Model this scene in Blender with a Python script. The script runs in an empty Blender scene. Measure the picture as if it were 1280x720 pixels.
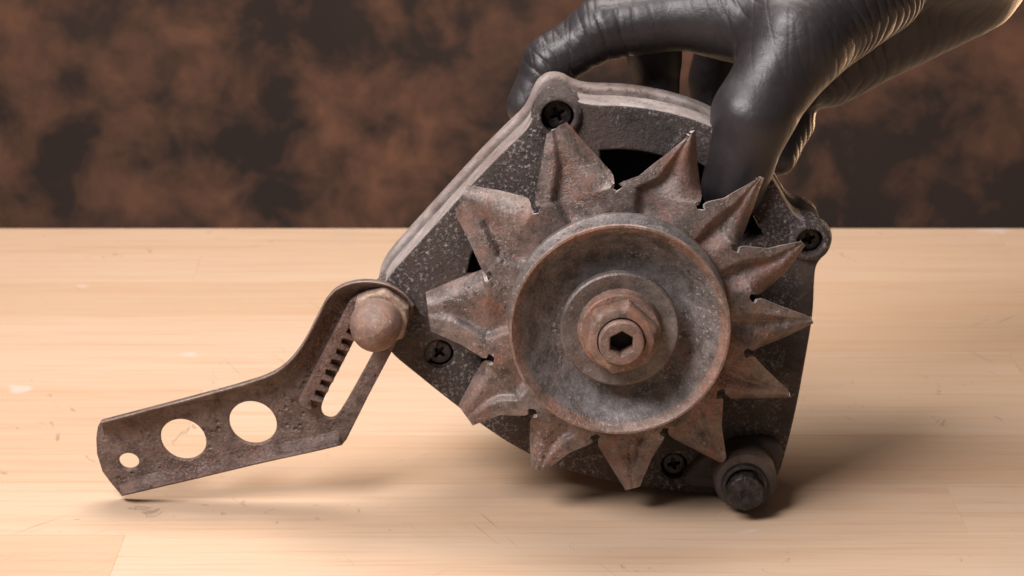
import bpy, bmesh, math, random
import numpy as np
from mathutils import Vector, noise
R = math.radians
random.seed(7)
sc = bpy.context.scene
COL = sc.collection

# ------------------------------------------------------------------ camera, world, lamps
F = 3000.0                      # focal length in pixels of the 1280 wide photograph
PITCH = R(18.0)
CAM = (0.0, -0.709, 0.3155)
cd = bpy.data.cameras.new('camera')
cam = bpy.data.objects.new('camera', cd); COL.objects.link(cam)
cam.location = CAM
cam.rotation_euler = (R(90) - PITCH, 0, 0)
cd.sensor_width = 36; cd.lens = F * 36 / 1280
cd.clip_start = 0.01; cd.clip_end = 50
cd.dof.use_dof = True; cd.dof.focus_distance = 0.755; cd.dof.aperture_fstop = 26
sc.camera = cam

w = bpy.data.worlds.new('World'); sc.world = w; w.use_nodes = True
bg = w.node_tree.nodes['Background']
bg.inputs[0].default_value = (1.0, 0.90, 0.88, 1); bg.inputs[1].default_value = 0.085

def area(name, loc, target, size, power, color, spread):
    l = bpy.data.lights.new(name, 'AREA'); l.shape = 'DISK'; l.size = size
    l.energy = power; l.color = color; l.spread = R(spread)
    o = bpy.data.objects.new(name, l); COL.objects.link(o); o.location = loc
    o.rotation_euler = (Vector(target) - Vector(loc)).to_track_quat('-Z', 'Y').to_euler()
    return o
area('key_softbox', (-0.42, -0.40, 0.72), (-0.04, 0.02, 0.06), 0.44, 4.8, (1.0, 0.93, 0.93), 110)
area('overhead_softbox', (-0.14, 0.36, 0.80), (-0.12, 0.12, 0.0), 0.56, 2.55, (1.0, 0.92, 0.87), 105)
area('backdrop_lamp', (0.15, 0.28, 1.05), (0.04, 0.62, 0.10), 0.40, 5.2, (1.0, 0.86, 0.78), 180)
area('table_bounce_fill', (0.42, 0.47, 0.02), (0.13, 0.11, 0.150), 0.26, 0.22, (1.0, 0.62, 0.36), 50)  # added fill, stands in for warm bounce off the table onto the glove
sc.view_settings.view_transform = 'Standard'
sc.view_settings.look = 'None'
sc.view_settings.gamma = 1.0
sc.view_settings.exposure = 0.0

# ------------------------------------------------------------------ helpers
cp, sp = math.cos(PITCH), math.sin(PITCH)
def U(px, py, Y):
    """photograph pixel -> world point on the upright plane y = Y (a real distance from the lens)"""
    a = (px - 640) / F; b = (360 - py) / F
    dy = cp + b * sp; dz = -sp + b * cp
    t = (Y - CAM[1]) / dy
    return Vector((a * t, Y, CAM[2] + dz * t))
def S(px, Y):                    # length in metres of px pixels near the subject at depth Y
    return px * (Y - CAM[1]) / (cp * F) * 0.998

def link(name, me, mat=None, parent=None, smooth=False):
    o = bpy.data.objects.new(name, me); COL.objects.link(o)
    if mat is not None:
        for m in (mat if isinstance(mat, (list, tuple)) else [mat]): me.materials.append(m)
    if smooth:
        me.polygons.foreach_set('use_smooth', [True] * len(me.polygons))
    if parent is not None:
        o.parent = parent
        p = Vector((0, 0, 0)); q = parent
        while q is not None: p += q.location; q = q.parent
        o.location = -p          # vertices are written in world coordinates
    return o
def recenter(o):
    me = o.data; c = Vector((0, 0, 0))
    for v in me.vertices: c += v.co
    c /= max(1, len(me.vertices))
    for v in me.vertices: v.co -= c
    o.location += c
def tag(o, label=None, cat=None, group=None, kind=None):
    if label: o['label'] = label
    if cat: o['category'] = cat
    if group: o['group'] = group
    if kind: o['kind'] = kind
    return o
def empty(name, loc):
    o = bpy.data.objects.new(name, None); COL.objects.link(o); o.location = loc
    o.empty_display_size = 0.02
    return o

def mesh_from(verts, faces, name='mesh'):
    me = bpy.data.meshes.new(name); me.from_pydata([tuple(v) for v in verts], [], faces); me.update()
    return me
def join_data(parts):
    V = []; Fc = []
    for v, f in parts:
        n = len(V); V += list(v); Fc += [tuple(i + n for i in q) for q in f]
    return V, Fc

def prism(loops, Y0, Y1, bevel=0.0006, res=2, smooth=True):
    """solid with the given closed outline (first loop) and holes (others), lists of (x, z), from y=Y0 (front) to Y1"""
    cu = bpy.data.curves.new('outline', 'CURVE'); cu.dimensions = '2D'; cu.fill_mode = 'BOTH'
    for lp in loops:
        s = cu.splines.new('POLY'); s.points.add(len(lp) - 1)
        for p, q in zip(s.points, lp): p.co = (q[0], q[1], 0, 1)
        s.use_cyclic_u = True
    h = (Y1 - Y0) / 2
    cu.bevel_depth = bevel; cu.bevel_resolution = res; cu.offset = -bevel
    cu.extrude = max(1e-5, h - bevel)
    o = bpy.data.objects.new('tmp', cu); COL.objects.link(o)
    dg = bpy.context.evaluated_depsgraph_get(); dg.update()
    me = bpy.data.meshes.new_from_object(o.evaluated_get(dg))
    bpy.data.objects.remove(o); bpy.data.curves.remove(cu)
    bm = bmesh.new(); bm.from_mesh(me)
    bmesh.ops.remove_doubles(bm, verts=bm.verts, dist=1e-6)
    yc = (Y0 + Y1) / 2
    for v in bm.verts:
        x, y, z = v.co; v.co = (x, yc - z, y)
    bmesh.ops.recalc_face_normals(bm, faces=bm.faces)
    V = [v.co.copy() for v in bm.verts]; bm.verts.index_update()
    Fc = [tuple(v.index for v in f.verts) for f in bm.faces]
    bm.free(); bpy.data.meshes.remove(me)
    return V, Fc
def autosmooth(me, ang=35):
    me.polygons.foreach_set('use_smooth', [True] * len(me.polygons))
    try: me.set_sharp_from_angle(angle=R(ang))
    except Exception: pass

def lathe(prof, cx, cz, n=96, closed=False):
    """surface of revolution about the line x=cx, z=cz along y; prof = [(radius, y)]"""
    V = []; Fc = []
    for r, y in prof:
        for k in range(n):
            a = 2 * math.pi * k / n
            V.append((cx + r * math.cos(a), y, cz + r * math.sin(a)))
    m = len(prof)
    for i in range(m if closed else m - 1):
        j = (i + 1) % m
        for k in range(n):
            k2 = (k + 1) % n
            Fc.append((i * n + k, i * n + k2, j * n + k2, j * n + k))
    return V, Fc
def hexhead(cx, cz, apo, hole, y0, y1, rot, rnd=1.12, nz_=.00025, n=120, seed=0):
    """worn hexagon head: front at y0, back at y1, corners cut by a chamfer circle"""
    def rad(a):
        a = (a - rot) % (math.pi / 3) - math.pi / 6
        h = apo / math.cos(a)
        return -math.log(math.exp(-h / (apo * .03)) + math.exp(-apo * rnd / (apo * .03))) * apo * .03
    rows = [(hole, y0 + .0012, 0), (hole + .0004, y0, 0), (apo * .93, y0, 0), (apo * .99, y0 + .0003, 0), (0, y0 + .0010, .97), (0, y0 + .0018, 1.0), (0, y1 - .0006, 1.0), (0, y1, .99)]
    V = []; Fc = []
    for r, y, k in rows:
        for i in range(n):
            a = 2 * math.pi * i / n; q = r if k == 0 else rad(a) * k
            p = Vector((cx + q * math.cos(a), y, cz + q * math.sin(a)))
            m = 0 if r and r < apo * .6 else 1
            p += Vector((math.cos(a), -.8, math.sin(a))) * nz_ * m * (noise.noise(p * 300 + Vector((seed, 0, 0))) + .6 * noise.noise(p * 800))
            V.append(p)
    for j in range(len(rows) - 1):
        for i in range(n):
            i2 = (i + 1) % n; Fc.append((j * n + i, j * n + i2, (j + 1) * n + i2, (j + 1) * n + i))
    return V, Fc
def circ(cx, cz, r, n=40, rz=None, a0=0.0, tilt=0.0):
    rz = r if rz is None else rz
    out = []
    for k in range(n):
        a = a0 + 2 * math.pi * k / n
        x, z = r * math.cos(a), rz * math.sin(a)
        out.append((cx + x * math.cos(tilt) - z * math.sin(tilt), cz + x * math.sin(tilt) + z * math.cos(tilt)))
    return out
def P2(pts, Y):
    return [(U(x, y, Y).x, U(x, y, Y).z) for x, y in pts]
def smooth_loop(pts, it=2, closed=True):
    for _ in range(it):
        q = []; n = len(pts)
        rng = range(n) if closed else range(n - 1)
        if not closed: q.append(pts[0])
        for i in rng:
            a, b = pts[i], pts[(i + 1) % n]
            q.append((a[0] * .75 + b[0] * .25, a[1] * .75 + b[1] * .25))
            q.append((a[0] * .25 + b[0] * .75, a[1] * .25 + b[1] * .75))
        if not closed: q.append(pts[-1])
        pts = q
    return pts
def shell(G, th, flip=False):
    """G[i][j] grid of Vectors -> closed sheet of thickness th (thickened away from the camera side)"""
    ni, nj = len(G), len(G[0]); V = []; Fc = []
    N = [[None] * nj for _ in range(ni)]
    for i in range(ni):
        for j in range(nj):
            a = G[min(i + 1, ni - 1)][j] - G[max(i - 1, 0)][j]
            b = G[i][min(j + 1, nj - 1)] - G[i][max(j - 1, 0)]
            n = a.cross(b)
            n = n.normalized() if n.length > 1e-14 else Vector((0, -1, 0))
            N[i][j] = n
    if sum(n.y for r in N for n in r) > 0:
        for r in N:
            for j in range(nj): r[j] = -r[j]
    for i in range(ni):
        for j in range(nj): V.append(G[i][j])
    off = ni * nj
    for i in range(ni):
        for j in range(nj): V.append(G[i][j] - N[i][j] * th)
    q = lambda i, j: i * nj + j
    for i in range(ni - 1):
        for j in range(nj - 1):
            Fc.append((q(i, j), q(i, j + 1), q(i + 1, j + 1), q(i + 1, j)))
            Fc.append((off + q(i, j), off + q(i + 1, j), off + q(i + 1, j + 1), off + q(i, j + 1)))
    rim = [(0, j) for j in range(nj)] + [(i, nj - 1) for i in range(1, ni)] + [(ni - 1, j) for j in range(nj - 2, -1, -1)] + [(i, 0) for i in range(ni - 2, 0, -1)]
    for a in range(len(rim)):
        b = (a + 1) % len(rim); ia, ib = q(*rim[a]), q(*rim[b])
        Fc.append((ia, off + ia, off + ib, ib))
    return V, Fc
def fix_normals(me):
    bm = bmesh.new(); bm.from_mesh(me)
    bmesh.ops.recalc_face_normals(bm, faces=bm.faces); bm.to_mesh(me); bm.free()

# ------------------------------------------------------------------ materials
class NT:
    def __init__(s, name):
        s.m = bpy.data.materials.new(name); s.m.use_nodes = True; s.t = s.m.node_tree
        s.b = s.t.nodes['Principled BSDF']; s.L = s.t.links.new
        s.co = s.t.nodes.new('ShaderNodeTexCoord').outputs['Object']
    def n(s, ty, **kw):
        o = s.t.nodes.new(ty)
        for k, v in kw.items(): setattr(o, k, v)
        return o
    def put(s, inp, v):
        if hasattr(v, 'is_output') or isinstance(v, bpy.types.NodeSocket): s.L(v, inp)
        else: inp.default_value = v
    def noise(s, scale, detail=6, rough=.6, dist=0.0, co=None, mode=None):
        o = s.n('ShaderNodeTexNoise'); o.inputs['Scale'].default_value = scale
        o.inputs['Detail'].default_value = detail; o.inputs['Roughness'].default_value = rough
        o.inputs['Distortion'].default_value = dist
        s.L(co if co is not None else s.co, o.inputs['Vector']); return o.outputs['Fac']
    def vor(s, scale, feature='F1', co=None, rand=1.0):
        o = s.n('ShaderNodeTexVoronoi', feature=feature); o.inputs['Scale'].default_value = scale
        o.inputs['Randomness'].default_value = rand
        s.L(co if co is not None else s.co, o.inputs['Vector']); return o.outputs['Distance']
    def ramp(s, fac, stops, interp='LINEAR'):
        o = s.n('ShaderNodeValToRGB'); cr = o.color_ramp; cr.interpolation = interp
        while len(cr.elements) < len(stops): cr.elements.new(.5)
        for e, (p, c) in zip(cr.elements, stops):
            e.position = p; e.color = (*c, 1) if len(c) == 3 else c
        s.L(fac, o.inputs['Fac']); return o.outputs['Color']
    def step(s, fac, a, b):
        o = s.n('ShaderNodeMapRange'); o.inputs['From Min'].default_value = a; o.inputs['From Max'].default_value = b
        s.L(fac, o.inputs['Value']); return o.outputs['Result']
    def mix(s, f, a, b, mode='MIX'):
        o = s.n('ShaderNodeMix', data_type='RGBA', blend_type=mode)
        s.put(o.inputs[0], f)
        for i, v in ((6, a), (7, b)):
            s.put(o.inputs[i], v if not isinstance(v, tuple) else (*v, 1))
        return o.outputs[2]
    def math(s, op, a, b=0.0):
        o = s.n('ShaderNodeMath', operation=op); s.put(o.inputs[0], a); s.put(o.inputs[1], b); return o.outputs[0]
    def mapping(s, scale, loc=None, rot=(0, 0, 0), co=None):
        o = s.n('ShaderNodeMapping'); o.inputs['Scale'].default_value = scale; o.inputs['Rotation'].default_value = rot
        s.L(co if co is not None else s.co, o.inputs['Vector'])
        if loc is not None: s.put(o.inputs['Location'], loc)
        return o.outputs['Vector']
    def bump(s, h, strength, dist, prev=None):
        o = s.n('ShaderNodeBump'); o.inputs['Strength'].default_value = strength; o.inputs['Distance'].default_value = dist
        s.L(h, o.inputs['Height'])
        if prev is not None: s.L(prev, o.inputs['Normal'])
        return o.outputs['Normal']
    def done(s, color, rough, metal=0.0, normal=None, spec=.5):
        s.put(s.b.inputs['Base Color'], color if not isinstance(color, tuple) else (*color, 1))
        s.put(s.b.inputs['Roughness'], rough); s.put(s.b.inputs['Metallic'], metal)
        s.put(s.b.inputs['Specular IOR Level'], spec)
        if normal is not None: s.L(normal, s.b.inputs['Normal'])
        return s.m

def rusty(name, dark, mid, rust, rust_amt=.5, speck=(.45, .40, .37), speck_amt=.5, pit=.5, rough=.62, metal=.25, scale=1.0, bumpd=.0007):
    t = NT(name)
    big = t.noise(55 * scale, 5, .6, .6); med = t.noise(190 * scale, 6, .65); fine = t.noise(900 * scale, 4, .7)
    c = t.mix(t.step(med, .36, .66), dark, mid)
    rm = t.math('ADD', t.math('MULTIPLY', big, .65), t.math('MULTIPLY', med, .35))
    rmask = t.step(rm, .60 - .22 * rust_amt, .74 - .20 * rust_amt)
    rc = t.mix(t.step(fine, .35, .7), tuple(v * .55 for v in rust), rust)
    c = t.mix(t.math('MULTIPLY', rmask, .85), c, rc)
    sm = t.noise(700 * scale, 3, .75); sarea = t.noise(70 * scale, 3, .5)
    smask = t.math('MULTIPLY', t.step(sm, .63 - .08 * speck_amt, .69 - .06 * speck_amt), t.step(sarea, .52 - .12 * speck_amt, .66 - .1 * speck_amt))
    c = t.mix(t.math('MULTIPLY', smask, .8), c, speck)
    pits = t.vor(420 * scale)
    pm = t.math('MULTIPLY', t.step(pits, .38, .08), t.step(t.noise(140 * scale, 3, .5), .48, .60))
    c = t.mix(t.math('MULTIPLY', pm, .6 * pit), c, tuple(v * .35 for v in dark))
    c = t.mix(t.math('MULTIPLY', t.step(t.noise(1300 * scale, 3, .7), .52, .68), .45), c, tuple(v * .4 for v in dark))
    c = t.mix(t.math('MULTIPLY', t.step(t.noise(1100 * scale, 3, .7, co=t.mapping((1, 1, 1), (5, 2, 9))), .56, .70), .4), c, tuple(min(.6, v * 1.7) for v in mid))
    gran = t.math('MULTIPLY', t.step(t.noise(38 * scale, 3, .5, co=t.mapping((1, 1, 1), (2, 7, 4))), .51, .61), t.step(t.noise(620 * scale, 3, .7), .46, .56))
    c = t.mix(t.math('MULTIPLY', gran, .55 * (.4 + rust_amt)), c, tuple(v * 1.05 for v in rust))
    h = t.math('ADD', t.math('MULTIPLY', med, .3), t.math('MULTIPLY', fine, .6))
    h = t.math('ADD', h, t.math('MULTIPLY', smask, .35))
    h = t.math('ADD', h, t.math('MULTIPLY', gran, .4))
    h = t.math('SUBTRACT', h, t.math('MULTIPLY', pm, .6 * pit))
    ro = t.math('ADD', t.math('MULTIPLY', rmask, .18), t.math('ADD', rough - .1, t.math('MULTIPLY', fine, .2)))
    return t.done(c, ro, t.math('MULTIPLY', t.math('SUBTRACT', 1.0, rmask), metal), t.bump(h, .75, bumpd))

M = {}
M['blade'] = rusty('rusted_fan_steel', (.085, .066, .058), (.235, .192, .176), (.235, .094, .055), .52, speck_amt=.7, pit=.8, rough=.48, metal=.35, bumpd=.0006)
M['edge'] = rusty('worn_lit_sheet_edge', (.30, .26, .24), (.46, .41, .39), (.25, .15, .11), .25, speck_amt=.3, pit=.3, rough=.42, metal=.4)  # worn steel, brightened further to paint in light caught by the rims
M['rim'] = rusty('rust_worn_pulley_rim', (.13, .085, .065), (.30, .22, .19), (.26, .12, .075), .55, speck_amt=.7, pit=.4, rough=.5, metal=.3, bumpd=.0004)
M['pulley'] = rusty('rusted_pulley_steel', (.080, .070, .066), (.225, .205, .20), (.20, .11, .08), .22, speck_amt=.8, pit=.5, rough=.52, metal=.3, bumpd=.0005)
M['washer'] = rusty('grey_washer_steel', (.10, .085, .078), (.21, .185, .175), (.20, .10, .06), .25, speck_amt=.3, pit=.3, rough=.5, metal=.4, bumpd=.0003)
M['nut'] = rusty('orange_rust_nut', (.10, .064, .049), (.26, .18, .145), (.31, .125, .064), .60, speck_amt=.4, pit=.4, rough=.6, metal=.15, bumpd=.0004)
M['bracket'] = rusty('brown_bracket_steel', (.075, .048, .040), (.20, .145, .125), (.17, .085, .058), .42, speck_amt=.25, pit=.9, rough=.46, metal=.3, bumpd=.0016)
M['worn'] = rusty('worn_lit_bracket_edge', (.14, .10, .085), (.31, .25, .225), (.20, .10, .07), .35, speck_amt=.3, pit=.5, rough=.42, metal=.35, bumpd=.0006)  # wear, with the lit band along the flange crests painted in
M['dome'] = rusty('rusted_bolt_head', (.13, .085, .068), (.24, .16, .125), (.27, .13, .08), .6, speck_amt=.3, pit=.5, rough=.62, metal=.1, bumpd=.0005)
M['tan'] = rusty('tan_nut_steel', (.20, .14, .10), (.36, .26, .20), (.32, .15, .08), .35, speck_amt=.3, pit=.3, rough=.6, metal=.1, bumpd=.0003)

def housing(name, base, mid, speck, amt, bump=.0009, metal=.05, rough=.62):
    t = NT(name)
    med = t.noise(130, 6, .65, .4); fine = t.noise(620, 5, .75); big = t.noise(28, 4, .55)
    c = t.mix(t.step(med, .35, .7), base, mid)
    c = t.mix(t.math('MULTIPLY', t.step(big, .42, .62), .5), c, (.12, .072, .052))
    crumb = t.step(t.noise(760, 6, .85), .575 - .060 * amt, .62 - .05 * amt)
    area_ = t.step(t.noise(42, 4, .6), .52 - .11 * amt, .64 - .08 * amt)
    mk = t.math('MULTIPLY', crumb, area_)
    mk2 = t.math('MULTIPLY', t.step(t.noise(330, 6, .8, .5), .57 - .03 * amt, .63 - .03 * amt), t.step(t.noise(30, 3, .5, co=t.mapping((1, 1, 1), (3, 1, 8))), .50, .60))
    c = t.mix(t.math('MULTIPLY', mk2, .45 * amt), c, tuple(v * .75 for v in speck))
    c = t.mix(t.math('MULTIPLY', mk, .9), c, speck)
    mk = t.math('MAXIMUM', mk, mk2)
    h = t.math('ADD', t.math('MULTIPLY', fine, .8), t.math('MULTIPLY', mk, .7))
    h = t.math('ADD', h, t.math('MULTIPLY', med, .5))
    return t.done(c, t.math('ADD', rough - .1, t.math('MULTIPLY', fine, .25)), metal, t.bump(h, .8, bump))
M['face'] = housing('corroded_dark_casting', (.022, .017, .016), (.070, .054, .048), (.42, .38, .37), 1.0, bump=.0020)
M['side'] = housing('pale_side_casting', (.19, .165, .155), (.37, .33, .315), (.50, .46, .44), .3, bump=.0009)  # paler tone for the outer side faces above the foot
M['rear'] = housing('pale_rear_casting', (.17, .14, .13), (.34, .295, .275), (.46, .42, .40), .3, bump=.0007)  # paler tone over the whole rear rim
M['foot'] = housing('dark_greasy_casting', (.020, .015, .014), (.048, .037, .032), (.17, .13, .11), .2)
t = NT('black_screw_steel'); M['screw'] = t.done(t.mix(t.step(t.noise(500, 4, .6), .4, .7), (.012, .010, .010), (.05, .04, .036)), .5, .4, t.bump(t.noise(900, 4), .5, .0003))
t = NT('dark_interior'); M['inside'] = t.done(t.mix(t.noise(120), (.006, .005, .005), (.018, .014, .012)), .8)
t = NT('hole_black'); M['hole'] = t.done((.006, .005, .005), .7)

# black nitrile
t = NT('black_nitrile')
n1 = t.noise(260, 3, .5); n2 = t.noise(1500, 3, .6)
c = t.mix(t.step(t.noise(40, 4, .6), .35, .7), (.015, .0128, .0145), (.026, .022, .0245))
bm_ = t.bump(n2, .25, .00025); bm_ = t.bump(n1, .35, .0005, bm_)
M['glove'] = t.done(c, t.math('ADD', .34, t.math('MULTIPLY', n1, .2)), 0, bm_, .5)

# maple butcher block, one tone per plank
t = NT('maple_plank')
oi = t.n('ShaderNodeObjectInfo').outputs['Random']
geo = t.n('ShaderNodeNewGeometry').outputs['Position']
shift = t.n('ShaderNodeCombineXYZ'); t.L(t.math('MULTIPLY', oi, 37.0), shift.inputs[0]); t.L(t.math('MULTIPLY', oi, 11.0), shift.inputs[1])
g1 = t.noise(1.0, 5, .6, .3, co=t.mapping((6, 75, 75), shift.outputs[0]))
g2 = t.noise(1.0, 6, .65, .2, co=t.mapping((14, 420, 420), shift.outputs[0]))
base = t.ramp(oi, [(0, (.47, .335, .225)), (.3, (.50, .37, .26)), (.6, (.485, .35, .24)), (.82, (.51, .385, .275)), (1, (.465, .33, .22))])
c = t.mix(t.math('MULTIPLY', t.step(g1, .35, .72), .45), base, (.45, .28, .165))
c = t.mix(t.math('MULTIPLY', t.step(g2, .48, .70), .38), c, (.36, .20, .11))
# wear: grey smudges, glue drops, fine dark scratches
sm = t.noise(9, 5, .65, 1.0, co=geo)
c = t.mix(t.math('MULTIPLY', t.step(sm, .60, .80), .25), c, (.36, .30, .27))
st = t.math('MULTIPLY', t.step(t.noise(75, 4, .7, 1.5, co=t.mapping((1, .6, 1), co=geo)), .64, .70), t.step(t.noise(7, 2, .5, co=geo), .45, .55))
c = t.mix(t.math('MULTIPLY', st, .55), c, (.20, .135, .10))
dr = t.math('MULTIPLY', t.step(t.noise(34, 2, .4, co=t.mapping((1, 1.4, 1), (3, 5, 1), co=geo)), .74, .78), 1.0)
c = t.mix(t.math('MULTIPLY', dr, .35), c, (.60, .55, .56))
def scratches(rot, sc_, lo, hi, k):
    m1 = t.noise(1.0, 2, .5, .6, co=t.mapping(sc_, (k, k * 2, 0), co=t.mapping((1, 1, 1), rot=rot, co=geo)))
    return t.math('MULTIPLY', t.step(m1, lo, hi), t.step(t.noise(11, 3, .6, co=t.mapping((1, 1, 1), (k, 0, k), co=geo)), .55, .68))
s1 = scratches((0, 0, R(65)), (22, 620, 1), .66, .70, 1.7); s2 = scratches((0, 0, R(-48)), (26, 680, 1), .665, .70, 4.1)
scr = t.math('MAXIMUM', s1, s2)
c = t.mix(t.math('MULTIPLY', scr, .45), c, (.23, .15, .105))
h = t.math('SUBTRACT', t.math('MULTIPLY', g2, .3), scr)
M['plank'] = t.done(c, t.math('ADD', .40, t.math('MULTIPLY', g1, .16)), 0, t.bump(h, .25, .0003), .35)
t = NT('table_core'); M['core'] = t.done((.20, .12, .07), .7)

# mottled painted cloth
t = NT('mottled_brown_cloth')
b1 = t.noise(8, 3.5, .5, .15, co=t.mapping((1, 1, 1), (.37, 0, .12))); b2 = t.noise(34, 5, .6, .3); b3 = t.noise(5.5, 2, .5, 0, co=t.mapping((1, 1, 1), (4, 0, 2)))
bb = t.math('ADD', t.math('MULTIPLY', b1, .62), t.math('MULTIPLY', b2, .38))
c = t.mix(t.step(bb, .455, .60), (.043, .031, .026), (.235, .112, .066))
c = t.mix(t.math('MULTIPLY', t.step(b3, .44, .62), .28), c, (.105, .066, .047))
c = t.mix(t.math('MULTIPLY', t.step(t.noise(90, 4, .6), .35, .7), .22), c, (.05, .035, .03))
M['cloth'] = t.done(c, .9, 0, t.bump(t.noise(900, 2), .2, .0005), .15)

# ------------------------------------------------------------------ the setting: table of planks, backdrop
TABLE_BACK = 0.351
def box(x0, x1, y0, y1, z0, z1, bev=0.0):
    bm = bmesh.new(); bmesh.ops.create_cube(bm, size=1)
    for v in bm.verts:
        v.co = ((x0 + x1) / 2 + v.co.x * (x1 - x0), (y0 + y1) / 2 + v.co.y * (y1 - y0), (z0 + z1) / 2 + v.co.z * (z1 - z0))
    if bev: bmesh.ops.bevel(bm, geom=list(bm.edges), offset=bev, segments=1, affect='EDGES')
    me = bpy.data.meshes.new('box'); bm.to_mesh(me); bm.free(); return me
table = tag(link('table', box(-.95, .95, -.75, TABLE_BACK - .003, -.040, -.012), M['core']), 'pale maple butcher block workbench top under the alternator', None, None, 'structure')
y = TABLE_BACK; row = 0
while y > -.72:
    wd = random.uniform(.038, .047)
    x = -.95 + random.uniform(-.35, 0)
    while x < .95:
        ln = random.uniform(.42, .95)
        x0, x1 = max(x, -.95), min(x + ln, .95)
        if x1 - x0 > .02:
            dz = random.uniform(-.00006, 0)
            p = link('plank', box(x0 + .00002, x1 - .00002, y - wd + .00003, y - .00003, -.012, dz, .00006), M['plank'], table)
            recenter(p)
        x += ln
    y -= wd; row += 1

bm = bmesh.new()
nx, nz = 60, 40
vs = [[bm.verts.new((-1.3 + 2.6 * i / nx, .56 + .004 * math.sin(i * .55 + .3 * math.sin(j * .2)), -.5 + 1.7 * j / nz)) for j in range(nz + 1)] for i in range(nx + 1)]
for i in range(nx):
    for j in range(nz):
        bm.faces.new((vs[i][j], vs[i + 1][j], vs[i + 1][j + 1], vs[i][j + 1]))
me = bpy.data.meshes.new('cloth'); bm.to_mesh(me); bm.free()
bd = link('backdrop', me, M['cloth'], smooth=True)
sol = bd.modifiers.new('thickness', 'SOLIDIFY'); sol.thickness = .0015
tag(bd, 'mottled dark brown and rust painted cloth hanging behind the table', None, None, 'structure')

# ------------------------------------------------------------------ alternator
ax = U(775, 414, 0.0); AX, AZ = ax.x, ax.z          # shaft axis runs along y
alt = tag(empty('alternator', (AX + .02, .045, 0)), 'rusty old car alternator with toothed fan and pulley standing on the table', 'alternator')

YF = .034; YM = .048; YR = .057
def clampz(lp, z0): return [(x, max(z, z0)) for x, z in lp]
front_px = [(478, 352), (520, 306), (560, 262), (600, 218), (638, 180), (660, 160), (668, 140), (676, 124), (690, 116), (706, 117),
            (720, 126), (740, 131), (775, 131), (812, 135), (850, 143), (885, 155), (915, 170), (940, 190), (960, 214), (978, 244), (990, 266), (1002, 275),
            (1018, 277), (1031, 287), (1035, 303), (1030, 320), (1020, 332), (1018, 352), (1017, 390), (1009, 440), (996, 510), (984, 560),
            (972, 600), (955, 618), (920, 622), (880, 618), (820, 612), (760, 602), (700, 586), (655, 566), (610, 538), (560, 500), (515, 464), (488, 442), (476, 420), (470, 385)]
front = clampz(smooth_loop(P2(front_px, YF), 2), .0012)
# vent openings round the hub
k34 = S(1, YF)
cav_r = 190 * k34
vents = []
cent = (AX, AZ)
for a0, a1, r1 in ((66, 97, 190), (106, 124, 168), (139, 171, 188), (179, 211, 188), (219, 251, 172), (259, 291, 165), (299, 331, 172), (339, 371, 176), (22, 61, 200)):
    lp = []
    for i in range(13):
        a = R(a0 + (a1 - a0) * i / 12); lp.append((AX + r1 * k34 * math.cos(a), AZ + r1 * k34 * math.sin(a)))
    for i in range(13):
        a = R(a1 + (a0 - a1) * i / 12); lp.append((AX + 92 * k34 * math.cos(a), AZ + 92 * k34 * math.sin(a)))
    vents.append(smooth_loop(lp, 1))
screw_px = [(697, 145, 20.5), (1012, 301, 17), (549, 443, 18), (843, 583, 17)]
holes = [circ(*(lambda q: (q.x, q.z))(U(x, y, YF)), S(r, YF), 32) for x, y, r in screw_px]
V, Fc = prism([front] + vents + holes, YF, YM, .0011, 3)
# raised collars round the two corner screws
parts = [(V, Fc)]
for i in (0, 1):
    x, y, r = screw_px[i]; q = U(x, y, YF)
    r0 = S(r, YF)
    parts.append(lathe([(r0, YF + .006), (r0, YF - .0018), (r0 + .0004, YF - .0021), (r0 + .0010, YF - .0020), (r0 + .0024, YF - .0006), (r0 + .0032, YF + .003)], q.x, q.z, 40))
V, Fc = join_data(parts)
me = mesh_from(V, Fc); autosmooth(me, 40)
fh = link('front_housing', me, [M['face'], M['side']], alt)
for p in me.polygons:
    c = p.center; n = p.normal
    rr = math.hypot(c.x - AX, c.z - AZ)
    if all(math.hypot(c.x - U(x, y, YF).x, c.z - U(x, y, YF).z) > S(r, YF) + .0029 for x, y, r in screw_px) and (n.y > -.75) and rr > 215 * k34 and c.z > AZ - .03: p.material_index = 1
# middle band (groove) and rear rim, following the same outline
def scaled(lp, s, dx=0, dz=0):
    return [(AX + (x - AX) * s + dx, AZ + (z - AZ) * s + dz) for x, z in lp]
V, Fc = prism([clampz(scaled(front, .975), .003), circ(AX, AZ, .0535, 48)], YM - .001, YM + .0035, .0004, 1)
me = mesh_from(V, Fc); autosmooth(me); link('gasket_band', me, M['face'], alt)
rearl = clampz(scaled(front, 1.004, -.0005, .0012), .0015)
V, Fc = prism([rearl, circ(AX, AZ, .0530, 48)], YM + .0035, YR + .003, .0014, 3)
me = mesh_from(V, Fc); autosmooth(me, 40); link('rear_housing', me, M['rear'], alt)
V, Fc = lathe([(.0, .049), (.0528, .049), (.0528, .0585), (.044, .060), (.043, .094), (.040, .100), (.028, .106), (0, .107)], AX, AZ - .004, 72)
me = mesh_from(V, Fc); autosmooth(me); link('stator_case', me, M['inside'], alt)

# hub of the front bearing behind the fan
V, Fc = lathe([(.010, .0145), (.022, .0150), (.023, .034), (.024, .040)], AX, AZ, 48)
me = mesh_from(V, Fc); autosmooth(me); link('bearing_hub', me, M['foot'], alt)

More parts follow.
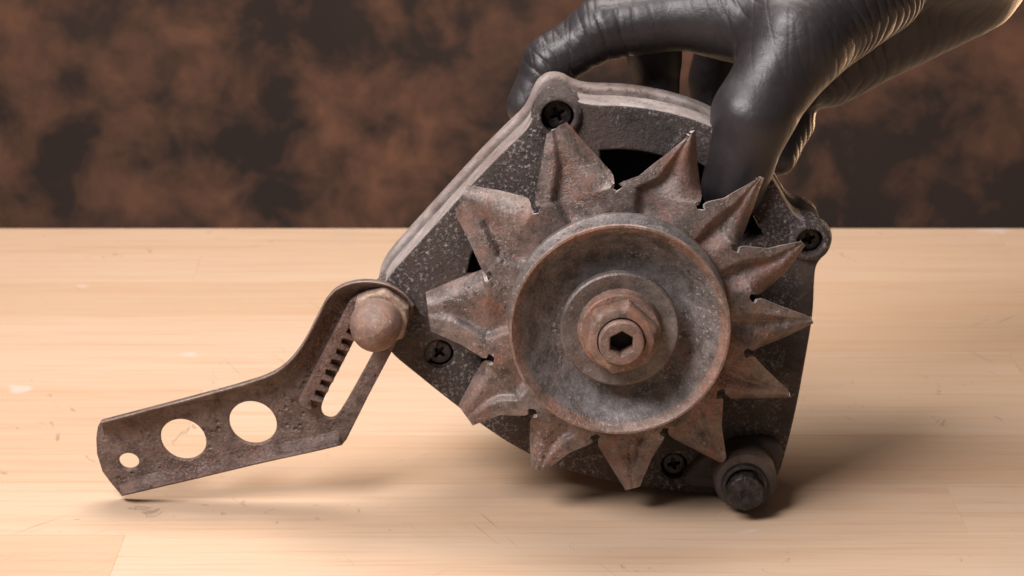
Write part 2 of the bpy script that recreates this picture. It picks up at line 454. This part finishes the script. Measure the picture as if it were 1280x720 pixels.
# recessed cross-head screws
def cross(cx, cz, L, wd, rot):
    p = [(wd, wd), (L, wd * .8), (L, -wd * .8), (wd, -wd), (wd * .8, -L), (-wd * .8, -L), (-wd, -wd), (-L, -wd * .8), (-L, wd * .8), (-wd, wd), (-wd * .8, L), (wd * .8, L)][::-1]
    return [(cx + x * math.cos(rot) - y * math.sin(rot), cz + x * math.sin(rot) + y * math.cos(rot)) for x, y in p]
for i, (x, y, r) in enumerate(screw_px):
    q = U(x, y, YF); r0 = S(r, YF) * .86; d = .0022
    a = prism([circ(q.x, q.z, r0, 36), cross(q.x, q.z, r0 * .52, r0 * .13, [.5, .3, .9, .2][i])], YF + d, YF + d + .004, .0005, 2)
    b = lathe([(0, YF + d + .003), (r0 * .95, YF + d + .003), (r0 * .95, YF + d + .009)], q.x, q.z, 24)
    c2 = lathe([(S(r, YF) * 1.001, YF + .0005), (S(r, YF) * 1.001, YF + .0115)], q.x, q.z, 32)
    me = mesh_from(*join_data([a, b, c2])); autosmooth(me)
    s_ = link('screw', me, M['screw'], alt); recenter(s_)

# foot boss with its bolt at the lower right
q = U(932, 601, .020); r0 = S(41, .020)
zc = q.z
prof = [(0, .0180), (r0 * .78, .0180), (r0 * .93, .0188), (r0, .0210), (r0, .050), (r0 * .9, .051), (0, .051)]
V, Fc = lathe(prof, q.x, zc, 56); V = [(x, y, max(z, .0006)) for x, y, z in V]
# fillet web that joins the boss to the casting
w1 = prism([smooth_loop(P2([(890, 560), (950, 545), (982, 556), (972, 596), (958, 612), (900, 612), (850, 606), (862, 585)], .030), 2)], .0295, .040, .002, 3)
me = mesh_from(*join_data([(V, Fc), w1])); autosmooth(me, 40)
boss = link('mounting_lug', me, M['foot'], alt)
qb = U(932, 617, .013); rb = S(25, .013)
b1_ = join_data([hexhead(qb.x, qb.z, rb * .95, rb * .2, .0125, .0200, .25, 1.035, .0005, seed=5), lathe([(0, .0131), (rb * .3, .0131)], qb.x, qb.z, 24)])
b2_ = lathe([(rb * 1.0, .0160), (rb * 1.16, .0164), (rb * 1.20, .0172), (rb * 1.20, .0190), (rb * .9, .0196), (rb * .9, .024)], qb.x, qb.z + .0012, 40)
me = mesh_from(*join_data([b1_, b2_])); autosmooth(me)
bo = link('mounting_bolt', me, M['screw'], boss); recenter(bo)

# ---------------------------------------------------- pulley
pr = S(139, 0)
prof = [(.010, .0108), (.0190, .0108), (.0215, .0102), (.0245, .0086), (.0285, .0054), (.0315, .0024), (.0330, .0006), (.0338, .0), (pr, .0001), (pr + .0002, .0006), (pr + .0001, .0016),
        (.0338, .0026), (.0285, .0073), (.0285, .0083), (.0338, .0100), (pr + .0004, .0108), (pr + .0006, .0114), (pr + .0006, .0128), (.0340, .0134), (.010, .0136)]
V, Fc = lathe(prof, AX, AZ, 128); me = mesh_from(V, Fc); autosmooth(me, 28)
pul = link('pulley', me, [M['pulley'], M['rim'], M['washer']], alt)
for p in me.polygons:
    rr = math.hypot(p.center.x - AX, p.center.z - AZ)
    if rr > .0322 and p.center.y < .0021: p.material_index = 1
    elif p.center.y > .0095 and rr > .03: p.material_index = 2
qw = U(775, 411.5, .0015); rw = S(75, .0015)
V, Fc = lathe([(.008, .0030), (.013, .0022), (.0165, .0012), (rw - .0006, .0010), (rw, .0016), (rw, .0044), (rw - .0010, .0050), (.0165, .0052), (.0165, .0110)], AX, AZ, 96)
me = mesh_from(V, Fc); autosmooth(me, 30); o = link('dished_washer', me, M['washer'], pul)
# nut: round flange, hexagon, chamfer
rn = S(47, -.008)
V1 = lathe([(.0085, -.0022), (rn * 1.06, -.0022), (rn * 1.10, -.0016), (rn * 1.10, .0), (rn * 1.14, .0012), (rn * 1.16, .0024)], AX, AZ, 64)
hx = hexhead(AX, AZ, rn * .88, .0072, -.0094, -.0010, .30, 1.25, .00012)
me = mesh_from(*join_data([V1, hx])); autosmooth(me, 30)
o = link('nut', me, M['nut'], pul)
rs = S(29, -.012)
sh = prism([circ(AX, AZ, rs, 48), circ(AX, AZ, S(16.5, -.012), 6, a0=.5)], -.0122, -.004, .0007, 3)
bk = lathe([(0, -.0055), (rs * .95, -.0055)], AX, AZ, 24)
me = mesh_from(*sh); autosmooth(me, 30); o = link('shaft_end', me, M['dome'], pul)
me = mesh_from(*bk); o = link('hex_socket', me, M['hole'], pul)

# ---------------------------------------------------- fan: twelve blades, clockwise from the top left
# each: tip corner on the counter-clockwise edge, tip corner on the clockwise edge, optional bend points of both edges
YB = .0142
notch = {'LA': (669, 262), 'AB': (771, 233), 'BC': (876, 257), 'CD': (920, 309), 'DE': (943, 372), 'EF': (936, 441), 'FG': (902, 493), 'GH': (832, 541), 'HI': (745, 549), 'IJ': (665, 517), 'JK': (612, 450), 'KL': (609, 346)}
blades = [('LA', 'AB', (683, 168), (708, 152), [], [(738, 186), (764, 214)], 1.0),
          ('AB', 'BC', (857, 173), (869, 163), [(800, 219)], [(872, 205)], .8),
          ('BC', 'CD', (943, 225), (955, 222), [(905, 248)], [(940, 265), (927, 298)], .75),
          ('CD', 'DE', (1001, 302), (1007, 306), [(960, 311)], [(985, 338), (955, 364)], .7),
          ('DE', 'EF', (1013, 396), (1017, 404), [(978, 384)], [(985, 420), (950, 434)], .65),
          ('EF', 'FG', (984, 486), (988, 497), [(958, 462)], [(950, 498), (915, 498)], .6),
          ('FG', 'GH', (908, 572), (903, 580), [(902, 530)], [(870, 563), (845, 550)], .6),
          ('GH', 'HI', (800, 608), (782, 613), [(815, 572)], [(764, 584)], .6),
          ('HI', 'IJ', (684, 587), (664, 587), [(712, 566)], [(662, 550)], .7),
          ('IJ', 'JK', (591, 532), (573, 507), [(625, 519)], [(590, 474), (604, 451)], .85),
          ('JK', 'KL', (538, 414), (532, 365), [(575, 430)], [(565, 351), (602, 337)], 1.0),
          ('KL', 'LA', (569, 267), (584, 231), [(588, 305)], [(625, 238), (660, 247)], 1.0)]
cB = U(775, 414, 0); ctr = None
def axpx(Y):                      # where the shaft axis meets depth Y, in pixels
    dx, dy, dz = AX - CAM[0], Y - CAM[1], AZ - CAM[2]
    f = dy * cp - dz * sp; u = dy * sp + dz * cp
    return 640 + F * dx / f, 360 - F * u / f
acx, acy = axpx(YB)
def edge(N, tip, bends, side, sgn):
    """edge polyline in pixels: from under the pulley to the notch hole, round it, then out to the tip"""
    nx_, ny_ = N
    d = math.hypot(nx_ - acx, (ny_ - acy)); ux, uy = (nx_ - acx) / d, (ny_ - acy) / d
    b = (acx + ux * 122, acy + uy * 115)
    pts = []; bite = []
    h0 = (nx_ - ux * 6.5, ny_ - uy * 6.5)
    for i in range(8):
        t_ = i / 8; pts.append((b[0] + (h0[0] - b[0]) * t_, b[1] + (h0[1] - b[1]) * t_)); bite.append((0, 0))
    ch = bends + [tip]
    h1 = (nx_ + ux * 3.5, ny_ + uy * 3.5)
    for i in range(7):
        t_ = i / 6; base_ = (h0[0] + (h1[0] - h0[0]) * t_, h0[1] + (h1[1] - h0[1]) * t_)
        k = math.sin(math.pi * (t_ * .86)) * 7.4
        px_, py_ = -uy * sgn, ux * sgn
        pts.append(base_); bite.append((px_ * k, py_ * k))
    kx, ky = bite[-1]
    chain = [h1] + ch
    L = [0]
    for a, b_ in zip(chain, chain[1:]): L.append(L[-1] + math.hypot(b_[0] - a[0], b_[1] - a[1]))
    for i in range(1, 29):
        s_ = L[-1] * i / 28; j = 0
        while j < len(L) - 2 and L[j + 1] < s_: j += 1
        f_ = (s_ - L[j]) / max(1e-6, L[j + 1] - L[j])
        pts.append((chain[j][0] + (chain[j + 1][0] - chain[j][0]) * f_, chain[j][1] + (chain[j + 1][1] - chain[j][1]) * f_))
        w_ = max(0, 1 - i / 2.5); bite.append((kx * w_, ky * w_))
    return pts, bite
def sstep(a, b, x):
    x = min(1, max(0, (x - a) / (b - a))); return x * x * (3 - 2 * x)
# hidden disc of the fan, clamped between pulley and bearing
V, Fc = lathe([(.008, .0138), (.030, .0140), (.0325, .0142), (.0325, .0152), (.008, .0152)], AX, AZ, 96)
me = mesh_from(V, Fc); autosmooth(me); fan = link('cooling_fan', me, M['blade'], alt)
rnd = random.Random(3)
for (n0, n1, t0, t1, b0, b1, wide) in blades:
    e0, k0 = edge(notch[n0], t0, b0, 0, 1); e1, k1 = edge(notch[n1], t1, b1[::-1], 1, -1)
    ni, nj = len(e0), 37
    G = []
    amp = rnd.uniform(.85, 1.15); off = rnd.uniform(-.04, .04)
    for i in range(ni):
        out = max(0, (i - 11) / (ni - 12))          # 0 at the ring, 1 at the tip
        rowv = []
        wpx = max(2.0, math.hypot(e1[i][0] - e0[i][0], e1[i][1] - e0[i][1]))
        wl = min(1.0, math.hypot(e1[i][0] - e0[i][0], e1[i][1] - e0[i][1]) / 62)      # features shrink with the blade's width
        for j in range(nj):
            s_ = j / (nj - 1)
            x = e0[i][0] * (1 - s_) + e1[i][0] * s_ + k0[i][0] * (1 - s_) ** 7 + k1[i][0] * s_ ** 7
            y = e0[i][1] * (1 - s_) + e1[i][1] * s_ + k0[i][1] * (1 - s_) ** 7 + k1[i][1] * s_ ** 7
            Y = YB + .0045 * out ** 1.2
            g = sstep(.02, .30, i / ni)
            q = sstep(0, .25, out)
            dl = s_ * wpx; dr = (1 - s_) * wpx                       # distance from either edge in pixels
            sw = min(27, .36 * wpx) * amp
            g = sstep(.0, .15, i / ni)
            panel = sstep(sw * .80, sw * 1.30, dl) * (1 - sstep(.12, .92, (dl - sw) / max(8, wpx - sw)))
            Y += .0030 * wl ** .7 * g * panel * (1 - .70 * sstep(.35, .9, out))             # pressed triangular panel
            fw = min(34, .42 * wpx)
            if dr < fw: Y += .0080 * (.45 + .55 * wide) * wl ** .6 * sstep(0, .30, out) * ((fw - dr) / fw) ** 2   # edge rolled back
            Y += .0003 * noise.noise(Vector((x * .025, y * .025, 3.1))) * q
            rowv.append(U(x + .35 * q * noise.noise(Vector((x * .06, y * .06, 1))), y + .35 * q * noise.noise(Vector((x * .06, y * .06, 7))), Y))
        G.append(rowv)
    V, Fc = shell(G, .0012)
    me = mesh_from(V, Fc); fix_normals(me); autosmooth(me, 45)
    b_ = link('blade', me, [M['blade'], M['edge']], fan)
    nq = 2 * (ni - 1) * (nj - 1)
    for p in me.polygons:
        if p.index >= nq: p.material_index = 1

# ---------------------------------------------------- adjusting bracket on the left
YBK = .0318
top_e = [(126, 527), (180, 513), (240, 497), (300, 481), (340, 468), (362, 452), (380, 428), (396, 396), (410, 369), (427, 356), (452, 350), (482, 353), (506, 366), (518, 381)]
bot_e = [(152, 620), (200, 609), (260, 595), (330, 578), (400, 563), (428, 556)]
top_s = smooth_loop(top_e, 2, False); bot_s = smooth_loop(bot_e, 2, False)
outl = top_s + [(516, 392), (502, 417), (488, 443), (462, 492), (438, 540), (433, 550)] + bot_s[::-1] + [(140, 606), (128, 590), (121, 568), (120, 548), (122, 534)]
slot = smooth_loop([(448, 415), (428, 455), (401, 504), (402, 521), (417, 525), (427, 513), (447, 478), (466, 443), (474, 426), (466, 405), (455, 403)], 2)
q1 = U(161, 577, YBK); q2 = U(229, 550, YBK); q3 = U(316, 529, YBK)
loops = [P2(outl, YBK), P2(slot, YBK), circ(q1.x, q1.z, S(13, YBK), 28, S(11.5, YBK)), circ(q2.x, q2.z, S(30, YBK), 44, S(27.5, YBK), tilt=R(-35)), circ(q3.x, q3.z, S(31, YBK), 44, S(29, YBK), tilt=R(-35))]
web = prism(loops, YBK, YBK + .0024, .0004, 2)
def flange(path, hgt, sgn, taper=True):
    n = len(path); V = []; Fc = []
    prof0 = [(0, 0), (-.3, .6), (.3, .93), (1.5, 1.0), (3.0, .93), (5.2, .66), (8.2, .38), (12, .17), (16, .05), (21, -.002), (21, 0)]
    for i, (x, y) in enumerate(path):
        a = path[max(i - 1, 0)]; b = path[min(i + 1, n - 1)]
        dx, dy = b[0] - a[0], b[1] - a[1]; l = math.hypot(dx, dy); nx_, ny_ = -dy / l * sgn, dx / l * sgn
        tp = sstep(-.08, .10, i / (n - 1)) * sstep(1.06, .86, i / (n - 1)) if taper else 1.0
        prof_ = [(o_, YBK - hgt * h_ * tp) for o_, h_ in prof0]; prof_[0] = (0, YBK + .0022); prof_[-1] = (21, YBK + .0018); prof_[-2] = (21, YBK + .0001)
        for o_, Y in prof_:
            V.append(U(x + nx_ * o_, y + ny_ * o_, Y))
    m = len(prof0)
    for i in range(n - 1):
        for k in range(m):
            k2 = (k + 1) % m
            Fc.append((i * m + k, i * m + k2, (i + 1) * m + k2, (i + 1) * m + k))
    Fc.append(tuple(range(m))); Fc.append(tuple((n - 1) * m + k for k in range(m))[::-1])
    return V, Fc
f1 = flange(top_s, .0058, 1, False); f2 = flange(bot_s, .0046, -1)
me = mesh_from(*join_data([web, f1, f2])); fix_normals(me); autosmooth(me, 40)
brk = link('adjusting_bracket', me, [M['bracket'], M['worn']], alt)
nf = len(web[1]); npf = 11
for p in me.polygons:
    if p.index >= nf and (p.index - nf) % npf in (1, 2, 3) : p.material_index = 1
# toothed rack beside the slot
dxr, dyr = 442 - 376, 372 - 500
Lr = math.hypot(dxr, dyr); ux, uy = dxr / Lr, dyr / Lr; px_, py_ = -uy, ux     # right of the strip
lp = [(376, 498), (442, 370), (452, 369)]
n_t = 8
right = []
for i in range(n_t):
    f0 = .06 + .80 * i / n_t
    for df, w_ in ((.00, 11), (.022, 25), (.046, 25), (.062, 12)):
        f_ = f0 + df; right.append((376 + dxr * f_ + px_ * w_, 498 + dyr * f_ + py_ * w_))
rack_l = [(378, 503), (374, 496), (438, 372), (446, 366), (456, 372)] + right[::-1] + [(392, 509)]
V, Fc = prism([P2(rack_l[::-1], YBK)], YBK - .0042, YBK + .001, .0006, 2)
me = mesh_from(V, Fc); autosmooth(me, 40); o = link('toothed_rack', me, M['bracket'], brk)
# dome-headed bolt on its hexagon nut
qd = U(469, 410, .017); rd = S(32.5, .017)
prof = [(0, .0085)] + [(rd * math.sin(a), .0215 - .013 * math.cos(a) ** .8) for a in [R(x) for x in (12, 24, 36, 48, 60, 70, 78, 84, 88)]] + [(rd, .0225), (rd * .97, .0235), (rd * .9, .0245)]
V, Fc = lathe(prof, qd.x, qd.z, 48)
V = [Vector(v) + Vector((0, -1, 0)) * (.0008 * noise.noise(Vector(v) * 170) + .0004 * noise.noise(Vector(v) * 480)) for v in V]
me = mesh_from(V, Fc); autosmooth(me, 50); o = link('bolt_head', me, M['dome'], brk); recenter(o)
hx = hexhead(qd.x + .0012, qd.z + .0006, rd * 1.06, .004, .0232, .0318, .35, 1.13, .0003, seed=9)
me = mesh_from(*hx); autosmooth(me, 30); o = link('hex_nut', me, M['tan'], brk); recenter(o)
# stud that runs back into the casting lug
V, Fc = lathe([(0, .030), (.0050, .030), (.0050, .040), (0, .040)], qd.x + .001, qd.z, 24)
me = mesh_from(V, Fc); autosmooth(me); o = link('stud', me, M['foot'], brk)
# lug of the casting behind the bracket
lugc = U(480, 392, YF)
V, Fc = prism([smooth_loop(P2([(455, 372), (480, 348), (530, 330), (560, 400), (530, 470), (490, 440), (462, 410)], YF + .0015), 2)], YF + .0008, YF + .010, .001, 2)
me = mesh_from(V, Fc); autosmooth(me); link('bracket_lug', me, M['face'], alt)

# ------------------------------------------------------------------ gloved hand: one continuous surface grown from a distance field
J = lambda x, y, Y: np.array(U(x, y, Y), dtype=np.float32)
fing = []     # (a, b, ra, rb)
W_ = J(1215, -95, .100); FE = J(1500, -290, .130)
mcp = [J(925, 8, .070), J(930, -22, .092), J(955, 0, .112), J(1000, 45, .126)]
def chain(pts, rad): return [(pts[i], pts[i + 1], rad[i], rad[i + 1]) for i in range(len(pts) - 1)]
index_ = chain([mcp[0], J(752, 36, .072), J(688, 80, .071), J(660, 132, .068)], [.0125, .0100, .0088, .0074])
middle = chain([mcp[1], J(815, 10, .094), J(818, 68, .092), J(822, 122, .088)], [.0125, .0098, .0088, .0074])
ring_ = chain([mcp[2], J(905, 40, .116), J(893, 100, .112), J(893, 150, .104)], [.0120, .0095, .0086, .0074])
pinky = chain([mcp[3], J(992, 100, .126), J(988, 152, .120), J(972, 196, .110)], [.0110, .0085, .0078, .0068])
thumb = chain([J(1085, -25, .072), J(1000, 48, .050), J(941, 145, .0375), J(918, 232, .0365)], [.0200, .0160, .0128, .0108])
meta = [(W_, m, .0175, .0135) for m in mcp]
heel = [(J(1030, 82, .120), J(1210, -28, .112), .0150, .0200)]
web_ = [(J(985, 50, .055), J(905, 25, .068), .0130, .0110), (J(1000, 20, .062), J(960, 10, .08), .0150, .0140)]
arm = [(W_, FE, .0275, .034)]
lo = np.array([-.005, .018, .0]); 
allp = np.array([p for s_ in (index_ + middle + ring_ + pinky + thumb + meta + heel + web_ + arm) for p in s_[:2]])
lo = allp.min(0) - .016; hi = allp.max(0) + .012; hi[0] = min(hi[0], FE[0]); 
hi = allp.max(0) + .038; lo[0] = allp[:, 0].min() - .014
VX = .00095
nx, ny, nz = [int(math.ceil((hi[i] - lo[i]) / VX)) for i in range(3)]
gx = (lo[0] + VX * np.arange(nx)).astype(np.float32); gy = (lo[1] + VX * np.arange(ny)).astype(np.float32); gz = (lo[2] + VX * np.arange(nz)).astype(np.float32)
D = np.full((nx, ny, nz), 1.0, np.float32)
def add(seg, k):
    a, b, ra, rb = seg
    m = max(ra, rb) + 3.0 * k + .004
    i0 = [max(0, int((min(a[i], b[i]) - m - lo[i]) / VX)) for i in range(3)]
    i1 = [min(n_, int((max(a[i], b[i]) + m - lo[i]) / VX) + 1) for i, n_ in enumerate((nx, ny, nz))]
    sl = tuple(slice(i0[i], i1[i]) for i in range(3))
    X = gx[sl[0]][:, None, None] - a[0]; Yy = gy[sl[1]][None, :, None] - a[1]; Z = gz[sl[2]][None, None, :] - a[2]
    ab = b - a; L2 = float(ab @ ab)
    h = np.clip((X * ab[0] + Yy * ab[1] + Z * ab[2]) / L2, 0, 1)
    d = np.sqrt((X - h * ab[0]) ** 2 + (Yy - h * ab[1]) ** 2 + (Z - h * ab[2]) ** 2) - (ra + (rb - ra) * h)
    o_ = D[sl]
    hh = np.clip(.5 + .5 * (o_ - d) / k, 0, 1)
    D[sl] = o_ + (d - o_) * hh - k * hh * (1 - hh)
for s_ in arm + meta: add(s_, .010)
for s_ in heel: add(s_, .008)
for s_ in web_: add(s_, .010)
for ch in (thumb, index_, middle, ring_, pinky):
    for i, s_ in enumerate(ch): add(s_, .009 if i == 0 else .0035)
# naive surface nets
ins = D < 0
def surface_nets(D, ins):
    nx, ny, nz = D.shape
    corners = [(i, j, k) for i in (0, 1) for j in (0, 1) for k in (0, 1)]
    cnt = np.zeros((nx - 1, ny - 1, nz - 1), np.int8)
    for i, j, k in corners: cnt += ins[i:nx - 1 + i, j:ny - 1 + j, k:nz - 1 + k]
    act = (cnt > 0) & (cnt < 8)
    idx = np.argwhere(act); ID = np.full(act.shape, -1, np.int64); ID[act] = np.arange(len(idx))
    acc = np.zeros((len(idx), 3)); n = np.zeros(len(idx))
    for a in corners:
        for d in range(3):
            if a[d]: continue
            b = list(a); b[d] = 1
            va = D[idx[:, 0] + a[0], idx[:, 1] + a[1], idx[:, 2] + a[2]]; vb = D[idx[:, 0] + b[0], idx[:, 1] + b[1], idx[:, 2] + b[2]]
            m = (va < 0) != (vb < 0); t_ = np.where(m, va / np.where(m, va - vb, 1), 0)
            p = np.tile(np.array(a, float), (len(idx), 1)); p[:, d] = t_
            acc[m] += p[m]; n[m] += 1
    verts = idx + acc / n[:, None]
    faces = []
    for d in range(3):
        e, f = [(1, 2), (2, 0), (0, 1)][d]
        s0 = [slice(None)] * 3; s1 = [slice(None)] * 3
        s0[d] = slice(0, D.shape[d] - 1); s1[d] = slice(1, D.shape[d])
        ch = np.argwhere(ins[tuple(s0)] != ins[tuple(s1)])
        ok = (ch[:, e] > 0) & (ch[:, f] > 0) & (ch[:, e] < D.shape[e] - 1) & (ch[:, f] < D.shape[f] - 1); ch = ch[ok]
        def at(de, df):
            c_ = ch.copy(); c_[:, e] += de; c_[:, f] += df; return ID[c_[:, 0], c_[:, 1], c_[:, 2]]
        q_ = np.stack([at(-1, -1), at(0, -1), at(0, 0), at(-1, 0)], 1)
        fl = ~ins[tuple(s0)][ch[:, 0], ch[:, 1], ch[:, 2]]
        q_[fl] = q_[fl][:, ::-1]; faces.append(q_)
    return verts, np.concatenate(faces)
vv, ff = surface_nets(D, ins)
vv = vv * VX + lo
me = bpy.data.meshes.new('glove'); me.from_pydata(vv.tolist(), [], ff.tolist()); me.update()
bm = bmesh.new(); bm.from_mesh(me)
for _ in range(3): bmesh.ops.smooth_vert(bm, verts=bm.verts, factor=.5, use_axis_x=True, use_axis_y=True, use_axis_z=True)
bmesh.ops.subdivide_edges(bm, edges=bm.edges, cuts=1, use_grid_fill=True)
for _ in range(2): bmesh.ops.smooth_vert(bm, verts=bm.verts, factor=.5, use_axis_x=True, use_axis_y=True, use_axis_z=True)
bmesh.ops.recalc_face_normals(bm, faces=bm.faces)
bm.to_mesh(me); bm.free()
# creases of the stretched rubber
nv = len(me.vertices)
co = np.empty(nv * 3); me.vertices.foreach_get('co', co); co = co.reshape(-1, 3)
no = np.empty(nv * 3); me.vertex_normals.foreach_get('vector', no); no = no.reshape(-1, 3)
def fbm(c, s, seed):
    return np.array([noise.noise(Vector((p[0] * s + seed, p[1] * s, p[2] * s))) for p in c])
nA = fbm(co, 60, 1.3); nB = fbm(co, 160, 7.7)
disp = np.zeros(nv)
def seg_t(a, b):
    ab = b - a; return ((co - a) @ ab) / (ab @ ab), np.linalg.norm(co - a - np.clip(((co - a) @ ab) / (ab @ ab), 0, 1)[:, None] * ab, axis=1)
def ridges(u): return 1 - np.abs(np.sin(u)) ** .6
# thumb base and wrist: many parallel creases across the axis
a, b = thumb[1][0].astype(float), W_.astype(float)
L_ = np.linalg.norm(b - a)
tt, dd = seg_t(a, b)
wgt = np.exp(-((tt - .50) / .36) ** 2) * np.clip((co[:, 1] < .075) + .35, 0, 1)
disp -= wgt * ridges((tt * L_ / .0034 + nA * 1.2 + nB * .25) * math.pi) ** 1.3 * .0011 * (.55 + .45 * np.clip(nA * 2 + .5, 0, 1))
tt2, d2 = seg_t(W_.astype(float), FE.astype(float))
w2 = np.clip(tt2 * 3, 0, 1)
disp -= w2 * ridges(tt2 * np.linalg.norm(FE - W_) / .012 * math.pi + nA * 2.5) * .0012
# finger joints: a few deep folds each
def folds(joint, prev, nxt, n_, amp, span):
    d = (nxt - prev).astype(float); d /= np.linalg.norm(d)
    u = (co - joint) @ d; r = np.linalg.norm(co - joint, axis=1)
    w_ = np.exp(-(u / span) ** 2) * np.exp(-(r / .021) ** 4)
    global disp
    disp -= w_ * ridges(u / (2 * span / n_) * math.pi + nA * 1.4) ** 1.5 * amp * (.5 + np.clip(nB + .5, 0, 1))
for ch in (index_,):
    folds(ch[0][1], ch[0][0], ch[1][1], 5, .00045, .014); folds(ch[1][1], ch[1][0], ch[2][1], 4, .0005, .009)
folds(index_[0][0], W_, index_[0][1], 6, .0006, .014)
ux_ = (index_[0][1] - index_[0][0]).astype(float); ux_ /= np.linalg.norm(ux_)
cs = co * .35 + ((co @ ux_) * 1.6)[:, None] * ux_
nC = fbm(cs, 95, 4.2); nD = fbm(co, 230, 9.1)
near = np.zeros(nv)
for jt in (index_[0][1], index_[1][1], index_[0][0], thumb[1][0]): near += np.exp(-(np.linalg.norm(co - jt, axis=1) / .019) ** 2)
near = np.clip(near + .05, 0, 1)
disp -= near * (np.clip(1 - np.abs(nC) * 7, 0, 1) ** 1.5 * .00016 + np.clip(1 - np.abs(nD) * 6, 0, 1) * .00006)
disp += nA * .0005 + nB * .00012
co2 = co + no * disp[:, None]
me.vertices.foreach_set('co', co2.ravel()); me.update()
hand = link('gloved_hand', me, M['glove'], smooth=True)
c = Vector((float(mcp[1][0]), float(mcp[1][1]), float(mcp[1][2])))
for v in me.vertices: v.co -= c
hand.location = c
tag(hand, 'right hand in a black nitrile glove gripping the top of the alternator', 'gloved hand')
